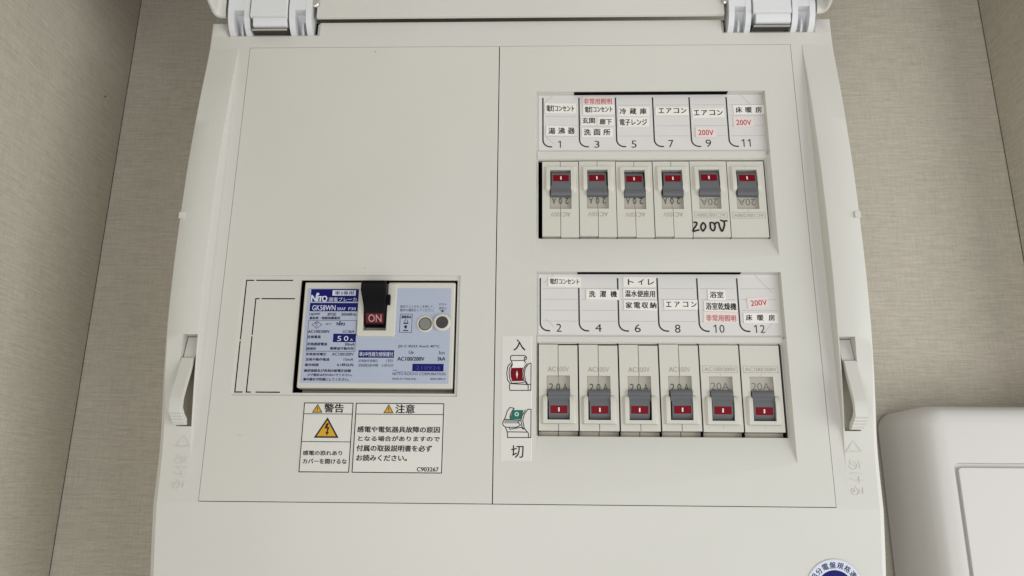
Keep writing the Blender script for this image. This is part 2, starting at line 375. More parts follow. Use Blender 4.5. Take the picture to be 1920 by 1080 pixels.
# ---- plates with holes
def plate(mb, R, Y, holes, depth, m, wallm=None, skipwall=()):
    x0, v0, x1, v1 = R
    xs = sorted(set([x0, x1]+[h[i] for h in holes for i in (0, 2)])); vs_ = sorted(set([v0, v1]+[h[i] for h in holes for i in (1, 3)]))
    for a, c in zip(xs, xs[1:]):
        for e, g in zip(vs_, vs_[1:]):
            mx_, mv = (a+c)/2, (e+g)/2
            if any(h[0] < mx_ < h[2] and h[1] < mv < h[3] for h in holes): continue
            mb.quad((a, e, Y), (c, e, Y), (c, g, Y), (a, g, Y), m)
    for h in holes:
        if h in skipwall: continue
        for p, q2 in (((h[0], h[1]), (h[2], h[1])), ((h[2], h[1]), (h[2], h[3])), ((h[2], h[3]), (h[0], h[3])), ((h[0], h[3]), (h[0], h[1]))):
            mb.quad((p[0], p[1], Y), (q2[0], q2[1], Y), (q2[0], q2[1], Y+depth), (p[0], p[1], Y+depth), wallm or m)
def rim(mb, R, Y, depth, m):
    x0, v0, x1, v1 = R
    for p, q2 in (((x0, v0), (x1, v0)), ((x1, v0), (x1, v1)), ((x1, v1), (x0, v1)), ((x0, v1), (x0, v0))):
        mb.quad((p[0], p[1], Y), (q2[0], q2[1], Y), (q2[0], q2[1], Y+depth), (p[0], p[1], Y+depth), m)
# left plate
b = MB()
RL = (0, 0, 174.7, 306.1)
REC = (12.6, 166.2, 152.3, 243.2)
cut = 1.2
plate(b, RL, 0, [REC], 1.1, 'abs'); rim(b, RL, 0, 2.6, 'abs')
YR = 1.1
Oc = (430, 500, 4.153)
def R_(x0, y0, x1, y1, Y=YR): return rect(x0, y0, x1, y1, Y, Oc)
WIN = (50.0, 169.0, 150.6, 241.4)
sl = [R_(133, 101, 186, 106), R_(221, 101, 497, 106), R_(241, 263, 520, 268)]
xo = 14.0; xi = 21.2
W_ = .75
sl = [(xo, 168.8, 19.4, 169.5), (20.6, 168.8, 44.6, 169.5),
      (xo, 169.55, xo+.8, 208.0), (xo, 208.9, xo+.8, 240.7), (xo, 240.7, 19.2, 241.4),
      (xi, 181.0, 24.0, 181.7), (25.2, 181.0, 46.8, 181.7), (xi, 181.75, xi+.8, 205.0), (xi, 205.9, xi+.8, 240.7), (xi, 240.7, 24.4, 241.4), (27.4, 240.7, 42.6, 241.4)]
sl = [(a_, c_, a_+W_ if e_-a_ < 1 else e_, c_+(W_ if g_-c_ < 1 else g_-c_)) for a_, c_, e_, g_ in sl]
kb = MB(); plate(kb, REC, YR, sl+[WIN], 1.4, 'abs', skipwall=sl); put(kb.build('knockout_panel', smooth=0))
for (px, py, a_, L_) in ((704, 97, .7, 2.0), (684, 502.5, 0, .7), (450, 816, .15, 5)):
    x, v = at(px, py, 0); ca, sa = math.cos(a_), math.sin(a_)
    wd = .9 if L_ < 3 else .22
    b.flat([(x-L_/2*ca, v-L_/2*sa), (x, v-wd/2), (x+L_/2*ca, v+L_/2*sa), (x, v+wd/2)], -.05, 'scuff')
put(b.build('cover_plate', bevel=.2, seg=2)); 
# right plate
b = MB()
RR = (175.3, 0, 375, 306.1)
RC = [(200.5, 35.3, 355, 152.6), (200.5, 163.4, 355, 281.6)]
plate(b, RR, 0, RC, 0, 'abs', skipwall=RC); rim(b, RR, 0, 2.6, 'abs')
FL = 4.6
OPEN = [(202.0, 84.2, 352.0, 139.6), (201.8, 209.2, 352.4, 266.4)]
CARD = [(202.3, 35.75, 353.4, 77.0), (202.0, 163.95, 353.6, 203.5)]
for r, o_, c_ in zip(RC, OPEN, CARD):
    x0, v0, x1, v1 = r
    fx0, fx1 = 201.2, 354.4; vt = v0+.3
    mid = o_[1]-3.0
    # top wall, left wall, right wall (upright beside the card, sloping beside the breakers), sloping sill
    b.quad((x0, v0, 0), (x1, v0, 0), (fx1, vt, FL), (fx0, vt, FL), 'abs')
    b.quad((x0, v0, 0), (x0, v1, 0), (fx0, o_[3], FL), (fx0, vt, FL), 'abs')
    b.quad((x1, v0, 0), (x1, mid, 0), (fx1, mid, FL), (fx1, vt, FL), 'abs')
    b.quad((x1, mid, 0), (x1, v1, 0), (o_[2]+.3, o_[3], FL), (o_[2]+.3, mid, FL), 'abs')
    b.quad((fx1, mid, FL), (x1, mid, 0), (o_[2]+.3, mid, FL), (o_[2]+.31, mid, FL), 'abs')
    b.quad((x0, v1, 0), (x1, v1, 0), (o_[2]+.3, o_[3], FL), (fx0, o_[3], FL), 'abs')
    plate(b, (fx0, vt, o_[2]+.3, o_[3]+.0), FL, [(o_[0], o_[1], o_[2], o_[3]-.02)], 3, 'abs')
    b.quad((o_[2]+.3, vt, FL), (fx1, vt, FL), (fx1, mid, FL), (o_[2]+.3, mid, FL), 'abs')
    # rounded bar between card and breakers
    prof = [(c_[3]+.7, FL), (c_[3]+.9, 3.6), (c_[3]+1.5, 3.2), (o_[1]-1.4, 3.2), (o_[1]-.7, 3.7), (o_[1]-.3, FL)]
    b.sweep(prof, fx0+.05, fx1-.9, 'abs')
    xa = at(1076, 175, FL)[0]+(0 if r is RC[0] else .6); xb = at(1362, 175, FL)[0]
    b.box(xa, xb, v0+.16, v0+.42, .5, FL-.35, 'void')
x, v = at(1503, 960, 0); b.flat([(374, 306), (374.1, 306), (374.1, 306.05), (374, 306.05)], 0.0, 'abs')
put(b.build('cover_plate', bevel=.35, seg=2))

# latches
lp = [(207.0, -1.0), (220.5, -4.4), (221.2, -7.2), (231, -10.2), (240, -13.4), (245.8, -15.2), (247.0, -15.5), (254.6, -15.2), (255.6, -14.8), (256.4, -13.2), (257.3, -13.0), (258.0, -11.4), (258.9, -11.1), (259.6, -9.4), (260.5, -9.1), (261.4, -7.6), (262.2, -7.0)]
back_ = [(261.8, -4.0), (258.0, -5.4), (255.5, -9.5), (252.0, -12.4), (247, -12.4), (240, -10.2), (231, -7.0), (221, -4.0), (215, 0), (207.0, 2.0)]
for side in (-1, 1):
    b = MB(); x0, x1 = ((-18.0, -10.6) if side < 0 else (385.7, 393.2))
    b.sweep(lp+back_, x0, x1, 'frame')
    o = put(b.build('latch', bevel=.25, seg=2, smooth=25))

# ---- lid (opened, standing out towards the room) with hinge parts
b = MB()
LX0, LX1 = -26.2, 401.2
def lid_section(Yv, dz):    # one end-to-end cross profile: rim outer bottom, rim inner bottom, inner wall, sheet
    return None
zt = -36.5; zb = -21.2
# underside sheet, outer sheet
ysec = [-3.2, -60, -120, -180, -240, -300, -326]
arch = [0, 2.6, 4.6, 5.4, 4.6, 2.6, 0]
def shell(x0, x1, y0, y1, a0, a1):
    b.add([(x0, zt-a0, y0), (x1, zt-a0, y0), (x1, zt-a1, y1), (x0, zt-a1, y1), (x0, zt-a0-2.4, y0), (x1, zt-a0-2.4, y0), (x1, zt-a1-2.4, y1), (x0, zt-a1-2.4, y1)],
          [(0, 1, 2, 3), (7, 6, 5, 4)], 'frame')
for (y0, y1, a0, a1) in zip(ysec, ysec[1:], arch, arch[1:]): shell(LX0, LX1, y0, y1, a0, a1)
# rim: one section swept along the side and round the rear corner
sec = [(0, zt-2.4), (0, zb-.5), (.5, zb), (1.9, zb), (2.5, zb-.5), (3.6, zb-5), (4.2, zt+1.5), (5.2, zt)]
for s_, xo_, xe_ in ((-1, LX0, -17.5), (1, LX1, 393.5)):
    R0 = 6.0; path = [(xo_, -326, -s_, 0), (xo_, -3.6-R0, -s_, 0)]
    for k in range(1, 8):
        a_ = k/8*math.pi/2; path.append((xo_-s_*R0*(1-math.cos(a_)), -3.6-R0+R0*math.sin(a_), -s_*math.cos(a_), -math.sin(a_)))
    path += [(xo_-s_*R0, -3.6, 0, -1), (xe_, -3.6, 0, -1)]
    rg = [[(x+nx*i_, v, Y+ny*i_) for i_, v in sec] for x, Y, nx, ny in path]
    for r0, r1 in zip(rg, rg[1:]):
        for j in range(len(sec)-1): b.quad(r0[j], r0[j+1], r1[j+1], r1[j], 'frame')
# rear flange between the hinges
b.box(46.5, 330.5, zt+.02, -20.8, -5.2, -3.0, 'frame')
b.box(-17.4, 46.4, zt+.02, -33, -5.2, -3.0, 'frame'); b.box(330.6, 393.4, zt+.02, -33, -5.2, -3.0, 'frame')
b.box(LX0, LX1, zt-2.3, -20.0, -328.4, -326, 'frame')
b.v = [(x, v+.27*(Yv+4), Yv) for x, v, Yv in b.v]
lid = tag(put(b.build('lid', bevel=.5, seg=2, smooth=30)), 'ivory lid swung open above the cover plates')

def hinge(cx):
    p = empty('hinge', cx, -12, 0); p = put(p)
    for x0, x1 in ((-29.5, -14.2), (13.6, 29.2)):
        b = MB()
        outer = [(-8.9, 3.5), (-10.2, -1.4), (-13, -4.8), (-18, -7.6), (-25, -9.2), (-38, -9.8), (-38, 4), (-9.6, 6)]
        b.sweep(outer, cx+x0, cx+x0+3.9, 'hinge'); b.sweep(outer, cx+x1-3.9, cx+x1, 'hinge')
        web = [(-10.2, 7), (-14, 7), (-19, 3.5), (-24.0, -3.0), (-24.4, -9.0), (-38, -9.6), (-38, 5)]
        b.sweep(web, cx+x0+3.85, cx+x1-3.85, 'hinge')
        b.sweep([(-9.6, 4.5), (-11.4, 1.0), (-15.5, -1.4), (-19, -1.6), (-21, 4.5)], cx+(x0+x1)/2-.3, cx+(x0+x1)/2+1.1, 'hinge')
        o = b.build('hinge_arm', bevel=.6, seg=3, smooth=40, org=(cx, -12, 0)); o.parent = p
    b = MB()
    b.sweep([(-19.6, -10.0), (-38, -10.6), (-38, 3), (-19.4, 3), (-18.6, -9.2)], cx-13.4, cx+12.6, 'hinge')
    b.sweep([(-13.6, -7.6), (-18.7, -8.8), (-19.2, 2), (-12.9, 3), (-12.8, -6.8)], cx-11.6, cx+12.2, 'hinge')
    o = b.build('hinge_block', bevel=.8, seg=3, smooth=40, org=(cx, -12, 0)); o.parent = p
    b = MB()
    b.box(cx-12.6, cx+12.4, -13.6, -11.9, -5.0, 3, 'steel')
    b.sweep([(-12.0, -5.2), (-11.6, -6.0), (-11.1, -6.2), (-10.6, -5.8), (-10.7, -4.6), (-12.0, -4.4)], cx-12.6, cx+12.0, 'metal')
    o = b.build('hinge_spring', bevel=.25, org=(cx, -12, 0)); o.parent = p
    # black opening under the spring
    for sx in ((30.8,) if cx < 100 else (-30.8,)):
        b = MB()
        n = 16
        b.add([(cx+sx+math.cos(2*math.pi*i/n)*r, -31.5+math.sin(2*math.pi*i/n)*r*1.2, Yv) for r, Yv in ((3.0, -5.3), (3.0, -7.2), (2.3, -7.9)) for i in range(n)],
              [(k*n+i, k*n+(i+1) % n, (k+1)*n+(i+1) % n, (k+1)*n+i) for k in (0, 1) for i in range(n)]+[tuple(range(2*n, 3*n))], 'metal')
        o = b.build('screw', smooth=40, org=(cx, -12, 0)); o.parent = p
    return p
hinge(14.5); hinge(362.2)

# ------------------------------------------------------------------ branch breakers
def branch(double, seamed, name='circuit_breaker'):
    """local frame: x across, t from the far end (away from the toggle's ON side), h towards the room"""
    def fx(mb):      # (x, t, Y=-h) -> mm local
        return mb
    t0, t1 = 0, 53.1
    b = MB(); D = 2.6
    hw = 11.98
    if seamed:
        L = [(-hw, t0), (-.16, t0), (-.16, 19.5), (-7.15, 19.5), (-7.15, 46.6), (-.16, 46.6), (-.16, t1), (-hw, t1)]
        b.prism(L, 0, D, 'breaker')
        b.prism([(-x, t) if t > .5 else (-x, t+.5) for x, t in L][::-1], -.12, D, 'breaker')
        b.box(-hw, -.16, t0, t1, D+.02, 22, 'breaker'); b.box(.16, hw, t0+.5, t1, D+.02, 22, 'breaker')
    else:
        b.prism([(-hw, t0), (hw, t0), (hw, t1), (-hw, t1), (-hw, 46.6), (7.15, 46.6), (7.15, 19.5), (-7.15, 19.5), (-7.15, 46.59), (-hw, 46.59)], 0, D, 'breaker')
        b.box(-hw, hw, t0, t1, D+.02, 22, 'breaker')
        b.rect((-.09, 17.4, .09, 19.4), -.04, 'greyink'); b.rect((-.09, 49, .09, 51), -.04, 'greyink')
    # raised guard round the toggle
    for s_ in (-1, 1):
        st = [(31.2, 0, 0), (31.8, .9, .3), (33.2, 2.0, .7), (36, 2.5, .8), (41, 2.2, .8), (46.6, 1.5, .8), (48.9, 1.3, .8)]
        ring = []
        for t, h, c in st:
            xi = 7.15 if t < 33 else 6.75
            ring.append([(s_*xi, t, .05), (s_*(xi+.05), t, -h+.05), (s_*(9.3 if t > 32 else 8.6), t, -h+.05), (s_*(10.9 if t > 33 else (8.7 if t < 31.5 else 10.2)), t, .05)])
        for r0, r1 in zip(ring, ring[1:]):
            for j in range(3): b.quad(r0[j], r0[j+1], r1[j+1], r1[j], 'breaker')
        b.quad(*ring[-1], 'breaker')
    b.box(-6.9, 6.9, 46.6, 48.9, -1.3, .2, 'breaker')
    b.quad((-10.9, 48.9, 0), (10.9, 48.9, 0), (9.3, 48.9, -1.3), (-9.3, 48.9, -1.3), 'breaker')
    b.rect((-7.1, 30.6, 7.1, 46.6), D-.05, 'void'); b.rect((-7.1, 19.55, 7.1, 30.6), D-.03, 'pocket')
    # print
    if double:
        b.text('AC100/200V', (-9.6, 13.9, 9.6, 16.2), -.14, 'greyink'); b.frame((-10.7, 12.9, 10.7, 17.2), .22, -.14, 'greyink')
        b.text('20A', (-5.6, 22.9, 5.6, 27.6), D-.06, 'dot')
    else:
        b.text('AC100V', (-6.4, 14.0, 6.6, 17.1), -.18, 'greyink')
        b.text('2', (-5.5, 24.0, -3.0, 28.3), D-.06, 'line'); b.text('0', (-1.2, 24.0, 1.2, 28.3), D-.06, 'line'); b.text('A', (3.0, 24.0, 5.6, 28.3), D-.06, 'line')
        b.rect((-.09, 19.6, .09, 30), D-.07, 'line')
    body = b
    tb = MB()
    tb.sweep([(28.3, 2.2), (28.0, -.3), (28.5, -1.3), (29.4, -1.75), (30.6, -1.8), (30.9, -1.6), (31.8, -1.65), (32.1, -1.45), (33.0, -1.5), (33.3, -1.3), (35.2, -1.4), (35.3, 2.2)], -6.75, 6.75, 'grey')
    tb.sweep([(34.2, 2.2), (34.2, -1.4), (37.6, -1.75), (43.2, -1.0), (45.4, .4), (46.3, 2.2)], -6.2, 6.2, 'grey')
    ib = MB()
    def hy(t): return -1.75+(t-37.6)/(43.2-37.6)*.75
    ib.add([(-5.2, 38.1, hy(38.1)-.1), (5.2, 38.1, hy(38.1)-.1), (5.2, 42.8, hy(42.8)-.1), (-5.2, 42.8, hy(42.8)-.1)], [(0, 1, 2, 3)], 'red')
    for xw, z0, z1, mm, e in ((.42, 39.3, 41.7, 'white', .16),):
        ib.add([(-xw, z0, hy(z0)-e), (xw, z0, hy(z0)-e), (xw, z1, hy(z1)-e), (-xw, z1, hy(z1)-e)], [(0, 1, 2, 3)], mm)
    sb = MB(); sb.box(-hw, hw, t1+.25, 56.4, 5.6, 14, 'strip')
    if not double: sb.box(-.2, .2, t1+.2, 56.5, 5.55, 6, 'void')
    return body, tb, ib, sb
protos = {}
def make_proto(double):
    bd, tb, ib, sb = branch(double, not double)
    root = empty('circuit_breaker', 0, 0, 0)
    o1 = bd.build('breaker_body', root, bevel=.22, seg=2, smooth=35)
    o2 = tb.build('toggle', root, bevel=.3, seg=2, smooth=40)
    o3 = ib.build('on_mark', o2, smooth=0)
    o4 = sb.build('terminal_cover', root, smooth=0)
    return root
def copy_tree(o, parent=None):
    c = o.copy(); sc.collection.objects.link(c)
    if parent: c.parent = parent
    for ch in o.children: copy_tree(ch, c)
    return c
P1 = make_proto(False); P2 = make_proto(True); used = {False: False, True: False}
YF = 3.0
nm = {1: 'far left of the upper row under card space 1', 3: 'second of the upper row under card space 3', 5: 'third of the upper row under card space 5', 7: 'fourth of the upper row under card space 7',
      9: 'fifth of the upper row with 200V handwritten in black marker', 11: 'far right of the upper row under card space 11',
      2: 'far left of the lower row under card space 2', 4: 'second of the lower row under card space 4', 6: 'third of the lower row under card space 6', 8: 'fourth of the lower row under card space 8',
      10: 'fifth of the lower row under card space 10', 12: 'far right of the lower row under card space 12'}
for k in range(12):
    row, i = divmod(k, 6); num = 2*i+1+row; dbl = i >= 4
    if row == 0: cx = 204.4+24.42*(i+.5); vv = 139.1+random.uniform(-.25, .25)
    else: cx = 201.9+24.86*(i+.5); vv = 209.9+random.uniform(-.2, .2)
    P = P2 if dbl else P1
    o = P if not used[dbl] else copy_tree(P)
    used[dbl] = True
    for ch in o.children:
        if ch.name.startswith('toggle'): ch.rotation_euler = (random.uniform(-.02, .02), random.uniform(-.012, .012), 0); ch.location = (random.uniform(-.15, .15)*S, 0, random.uniform(-.15, .15)*S)
    o.location = (cx*S, (YF+random.uniform(-.25, .2))*S, -vv*S)
    o.rotation_euler = (0, math.pi if row == 0 else 0, 0)
    tag(o, '%s breaker, %s' % ('AC100/200V' if dbl else 'AC100V', nm[num]), 'circuit breaker', 'branch breakers in two rows')
    if num == 9:
        hb = MB(); O9 = (1220, 280, 5.4)
        Yh = YF-.32
        def hp(l): return [at(O9[0]+x/5.4, O9[1]+y/5.4, Yh) for x, y in l]
        for st in ([(434, 742), (452, 737), (468, 746), (462, 768), (440, 800), (428, 824), (440, 829), (462, 822), (494, 815)],
                   [(538, 738), (522, 752), (510, 778), (512, 802), (530, 826), (546, 808), (558, 786), (550, 760), (534, 742)],
                   [(604, 736), (604, 770), (610, 804), (634, 824), (650, 806), (652, 776), (640, 748), (612, 738)],
                   [(650, 756), (670, 740), (690, 748), (702, 790), (722, 828), (740, 796), (748, 760), (742, 728)], [(704, 716), (740, 726), (778, 722)]):
            pts = hp(st); q_ = []
            for i in range(len(pts)-1):
                p0, p1, p2, p3 = pts[max(i-1, 0)], pts[i], pts[i+1], pts[min(i+2, len(pts)-1)]
                for k_ in range(4):
                    u = k_/4
                    q_.append(tuple(.5*((2*p1[c])+(-p0[c]+p2[c])*u+(2*p0[c]-5*p1[c]+4*p2[c]-p3[c])*u*u+(-p0[c]+3*p1[c]-3*p2[c]+p3[c])*u**3) for c in (0, 1)))
            q_.append(pts[-1]); hb.line(q_, 1.12, Yh, 'ink')
        h = hb.build('handwritten_note', smooth=0); h.parent = o
        h.matrix_parent_inverse = (Matrix.Translation(o.location) @ Matrix.Rotation(math.pi if row == 0 else 0, 4, 'Y')).inverted()
        h['label'] = '200V handwritten in black marker'

# ------------------------------------------------------------------ circuit label cards with stuck-on paper slips
YC = FL-.35
def card(row, lines, label):
    r = CARD[row]
    root = empty('label_card', (r[0]+r[2])/2, r[3], YC); tag(root, label, 'label card', 'circuit label cards')
    def pc(o): o.parent = root; o.matrix_parent_inverse = Matrix.Translation(-root.location); return o
    b = MB()
    b.box(r[0], r[2], r[1], r[3], YC, FL-.05, 'paper')
    Yp = YC-.05
    if row == 0: cols = [1018, 1086, 1155, 1225, 1294, 1364]; ytop, ybot, xr = 183, 275, 17
    else: cols = [1013, 1085.5, 1159, 1233.5, 1308.5, 1384]; ytop, ybot, xr = 521.5, 620.5, 19
    nums = [1+row, 3+row, 5+row, 7+row, 9+row, 11+row]
    yt_ = at(1150, ytop, Yp)[1]; yb_ = at(1150, ybot, Yp)[1]
    for i, c in enumerate(cols):
        x = at(c, (ytop+ybot)/2-10, Yp)[0]
        xw = 6.3
        xw = 4.0; pts = [(x, yt_ if not (row == 1 and i == 1) else yt_+6.5), (x, yb_-5)]+[(x+5-5*math.cos(a), yb_-5+5*math.sin(a)) for a in [k*math.pi/12 for k in range(1, 7)]]+[(x+xw+2.2, yb_)]
        b.line(pts, .95, Yp, 'line')
        for k in range(4):
            yy = (197, 217.5, 236, 255)[k] if row == 0 else (541, 561.3, 582, 602.5)[k]
            vv = at(1200, yy, Yp)[1]
            for j in range(22): b.rect((x+1.9+j*1.0, vv-.14, x+2.35+j*1.0, vv+.14), Yp, 'dot')
    N0 = [(1046, 264, 1052, 277), (1114.5, 264, 1124, 277), (1184, 263.5, 1193.5, 277), (1253.5, 262.5, 1263, 276.5), (1323, 261.5, 1333.5, 275.5), (1389.5, 261, 1407.5, 275)]
    N1 = [(1043, 607, 1053, 622), (1116, 607.5, 1128, 622), (1190, 608, 1201.5, 623), (1265.5, 608.5, 1276, 624), (1337, 609, 1358.5, 624), (1413, 609.5, 1434.5, 624)]
    for n_, rr in zip(nums, (N0, N1)[row]): b.text(str(n_), rect(*rr, Yp), Yp, 'line')
    x0, v0, x1, v1 = r
    for pts in ([(x1-14, v0+.2), (x1-3.5, v0+12)], [(x0+9.5, v0+.3), (x0+3.2, v0+6)], [(x0+4.5, v1-10.5), (x0+10, v1-5)], [(x1-12, v1-.3), (x1-2.5, v1-11)][:2 if row else 0]):
        if len(pts) == 2: b.line(pts, .28, Yp-.01, 'crease')
    cd = b.build('card', smooth=0); pc(cd)
    for t, s_, g, red, tilt, desc in lines:
        sr_ = rect(*s_, Yp); b = MB(); Ys = Yp-.22-random.uniform(.05, .3)
        cx_, cv_ = (sr_[0]+sr_[2])/2, (sr_[1]+sr_[3])/2; ta = math.radians(tilt)
        def ro(x, v): return (cx_+(x-cx_)*math.cos(ta)-(v-cv_)*math.sin(ta), cv_+(x-cx_)*math.sin(ta)+(v-cv_)*math.cos(ta))
        b.prism([ro(sr_[0], sr_[1]), ro(sr_[2], sr_[1]), ro(sr_[2], sr_[3]), ro(sr_[0], sr_[3])], Ys, Yp-.01, 'pinkslip' if red else 'slip')
        gr = rect(*g, Ys-.03)
        if isinstance(t, list):
            n = len(t); wch = (gr[3]-gr[1])*.98
            for i, ch in enumerate(t):
                c0 = gr[0]+wch/2+(gr[2]-gr[0]-wch)*i/(n-1)
                b.text(ch, (c0-wch/2, gr[1], c0+wch/2, gr[3]), Ys-.05, 'redink' if red else 'ink', tilt=tilt, bold=.03)
        else:
            b.text(t, gr, Ys-.05, 'redink' if red else 'ink', tilt=tilt, bold=.012 if red else .025)
        o = pc(b.build('paper_label', smooth=0)); o['label'] = desc
    return root
L0 = [('電灯コンセント', (1022, 194.5, 1080, 213), (1025, 197.5, 1076.5, 209), 0, 1, 'white slip for lights and sockets, column 1'),
      (list('湯沸器'), (1024, 237, 1078, 255), (1028.5, 239.5, 1077.5, 251), 0, 1, 'white slip for water heater, column 1'),
      ('非常用照明', (1092, 182, 1150, 195.5), (1094.5, 184.5, 1147, 195), 1, 0, 'pink slip with red text for emergency lighting, column 3'),
      ('電灯コンセント', (1093, 196.8, 1152, 215), (1097, 199.5, 1148, 210.5), 0, -1, 'white slip for lights and sockets, column 3'),
      ('玄関', (1089.5, 219, 1118.5, 236), (1092, 220.5, 1115.5, 231.5), 0, 0, 'short white slip for entrance, column 3'),
      ('廊下', (1120, 220, 1151, 236), (1124.5, 222.5, 1147, 233.5), 0, 1, 'short white slip for corridor, column 3'),
      (list('洗面所'), (1091, 240, 1149, 257), (1095, 242, 1144, 253.5), 0, 0, 'white slip for washroom, column 3'),
      (list('冷蔵庫'), (1159, 200.5, 1217, 218), (1162, 203, 1212, 214), 0, 0, 'white slip for refrigerator, column 5'),
      ('電子レンジ', (1159, 220.5, 1217, 238), (1162, 223.5, 1213, 235), 0, 0, 'white slip for microwave, column 5'),
      (list('エアコン'), (1229, 201, 1291, 217), (1235, 203, 1287, 212), 0, 0, 'white slip for air conditioner, column 7'),
      (list('エアコン'), (1298, 203.5, 1358, 221), (1301, 206.5, 1355, 216), 0, -2, 'white slip for air conditioner, column 9'),
      ('200V', (1304, 239.5, 1343, 257.5), (1309.5, 243.5, 1338, 253.5), 1, 1, 'pink 200V slip, column 9'),
      (list('床暖房'), (1375, 197.5, 1433.5, 214.5), (1379.5, 200.5, 1428, 211), 0, -1, 'white slip for floor heating, column 11'),
      ('200V', (1375, 220, 1413.5, 238), (1380.5, 224.5, 1408.5, 234.5), 1, 0, 'pink 200V slip, column 11')]
L1 = [('電灯コンセント', (1028, 519.5, 1089, 538), (1031.5, 522.5, 1086, 533), 0, 1, 'white slip for lights and sockets, above column 2'),
      (list('洗濯機'), (1099, 543, 1160.5, 562), (1104.5, 545.5, 1156.5, 557), 0, 1, 'white slip for washing machine, column 4'),
      (list('トイレ'), (1168.5, 519.5, 1230, 538), (1177.5, 523.5, 1226, 534), 0, 0, 'white slip for toilet, column 6'),
      ('温水便座用', (1168.5, 542, 1230, 560), (1172, 544.5, 1228, 557), 0, 1, 'white slip for heated toilet seat, column 6'),
      (list('家電収納'), (1170, 564, 1232.5, 582), (1173.5, 566.5, 1230.5, 578), 0, 1, 'white slip for appliance storage, column 6'),
      (list('エアコン'), (1245, 562.5, 1308, 580.5), (1249, 566, 1306, 575.5), 0, 0, 'white slip for air conditioner, column 8'),
      ('浴室', (1327, 543.5, 1360, 563), (1331, 546.5, 1356.5, 558.5), 0, 1, 'short white slip for bathroom, column 10'),
      ('浴室乾燥機', (1320, 565, 1381.5, 584), (1323.5, 567.5, 1380.5, 581), 0, 1, 'white slip for bathroom dryer, column 10'),
      ('非常用照明', (1319, 585.5, 1383, 605.5), (1324, 590.5, 1380, 602.5), 1, 1, 'pink slip with red text for emergency lighting, column 10'),
      ('200V', (1401, 558, 1441, 577.5), (1407.5, 562.5, 1438, 573), 1, -4, 'tilted pink 200V slip, column 12'),
      (list('床暖房'), (1394, 587, 1459, 606), (1399, 590, 1452.5, 601), 0, 0, 'white slip for floor heating, column 12')]
card(0, L0, 'white label card with odd numbers 1 to 11 in the upper recess')
card(1, L1, 'white label card with even numbers 2 to 12 in the lower recess')

# ------------------------------------------------------------------ main breaker
YM = -1.2
main = empty('main_breaker', 101, 240, 0); tag(main, '50A main breaker with black ON lever and pale blue nameplate', 'main breaker')
def pm(o): o.parent = main; o.matrix_parent_inverse = Matrix.Translation(-main.location); return o
b = MB()
BX = (53.2, 171.0, 149.4, 238.6)
PK = (92.2, 170.9, 106.8, 203.0)        # lever pocket
b.prism([(BX[0], BX[1]), (PK[0], BX[1]), (PK[0], PK[3]), (PK[2], PK[3]), (PK[2], BX[1]), (BX[2], BX[1]), (BX[2], BX[3]), (BX[0], BX[3])], YM, 8, 'breaker')
b.box(BX[0], BX[2], BX[1]+.2, BX[3]-.2, 8.02, 26, 'breaker')
b.box(BX[0]+.3, BX[2]-.3, BX[3]-.15, BX[3]+3.1, 9.5, 20, 'strip')
b.rect((PK[0], PK[1]+.1, PK[2], PK[3]-.05), 7.9, 'breaker')
pm(b.build('breaker_body', bevel=.9, seg=3))
# raised surround of the lever
b = MB()
fo = (88.4, 172.2, 112.6, 206.3)
def ringbox(mb, o_, i_, Y0, Y1, m, ch):
    x0, v0, x1, v1 = o_; a0, c0, a1, c1 = i_
    fr_ = [(x0+ch, v0), (x1-ch, v0), (x1-ch, v1-ch), (x0+ch, v1-ch)]
    mb.box(x0, a0, v0, v1, Y0, Y1, m); mb.box(a1, x1, v0, v1, Y0, Y1, m); mb.box(a0, a1, c1, v1, Y0, Y1, m)
b.prism([(fo[0], fo[1]), (PK[0]+.1, fo[1]), (PK[0]+.1, PK[3]-.6), (PK[2]-.1, PK[3]-.6), (PK[2]-.1, fo[1]), (fo[2], fo[1]), (fo[2], fo[3]-1), (fo[2]-1, fo[3]), (fo[0]+1, fo[3]), (fo[0], fo[3]-1)], YM-1.5, YM+.5, 'breaker')
b.prism([(PK[0], PK[3]-3.6), (PK[2], PK[3]-3.6), (PK[2], PK[3]-.4), (PK[0], PK[3]-.4)], 3.4, 7.8, 'greyink')
pm(b.build('lever_surround', bevel=.7, seg=3))
# lever
b = MB()
st = [(199.6, 92.9, 106.0, .6), (198.8, 92.9, 106.0, -1.8), (190, 92.7, 106.2, -4.6), (184, 91.9, 106.8, -7.6), (178.5, 91.2, 107.2, -11.4), (174.6, 91.6, 107.0, -12.6), (172.6, 92.0, 106.6, -11.6)]
ring = [[(x0, v, 7.5 if v > 186 else 2.0), (x0, v, Y+1), (x0+.8, v, Y), (x1-.8, v, Y), (x1, v, Y+1), (x1, v, 7.5 if v > 186 else 2.0)] for v, x0, x1, Y in st]
for r0, r1 in zip(ring, ring[1:]):
    for j in range(5): b.quad(r0[j], r0[j+1], r1[j+1], r1[j], 'black')
b.add(ring[-1], [tuple(range(6))], 'black'); b.add(ring[0], [tuple(range(6))], 'black')
b.box(105.0, 108.9, 180.0, 186.5, -5.0, 3, 'black')
lev = pm(b.build('lever', bevel=.3, seg=2, smooth=45))
b = MB()
def ly_(v):
    return -1.8-(198.8-v)/8.8*2.8
b.add([(94.0, 191.9, ly_(191.9)-.12), (105.0, 191.9, ly_(191.9)-.12), (105.0, 197.9, ly_(197.9)-.12), (94.0, 197.9, ly_(197.9)-.12)], [(0, 1, 2, 3)], 'onred')
vs_, fs_ = glyphs('ON')
xa = min(v[0] for v in vs_); xb = max(v[0] for v in vs_); ya = min(v[1] for v in vs_); yb = max(v[1] for v in vs_)
pv = []
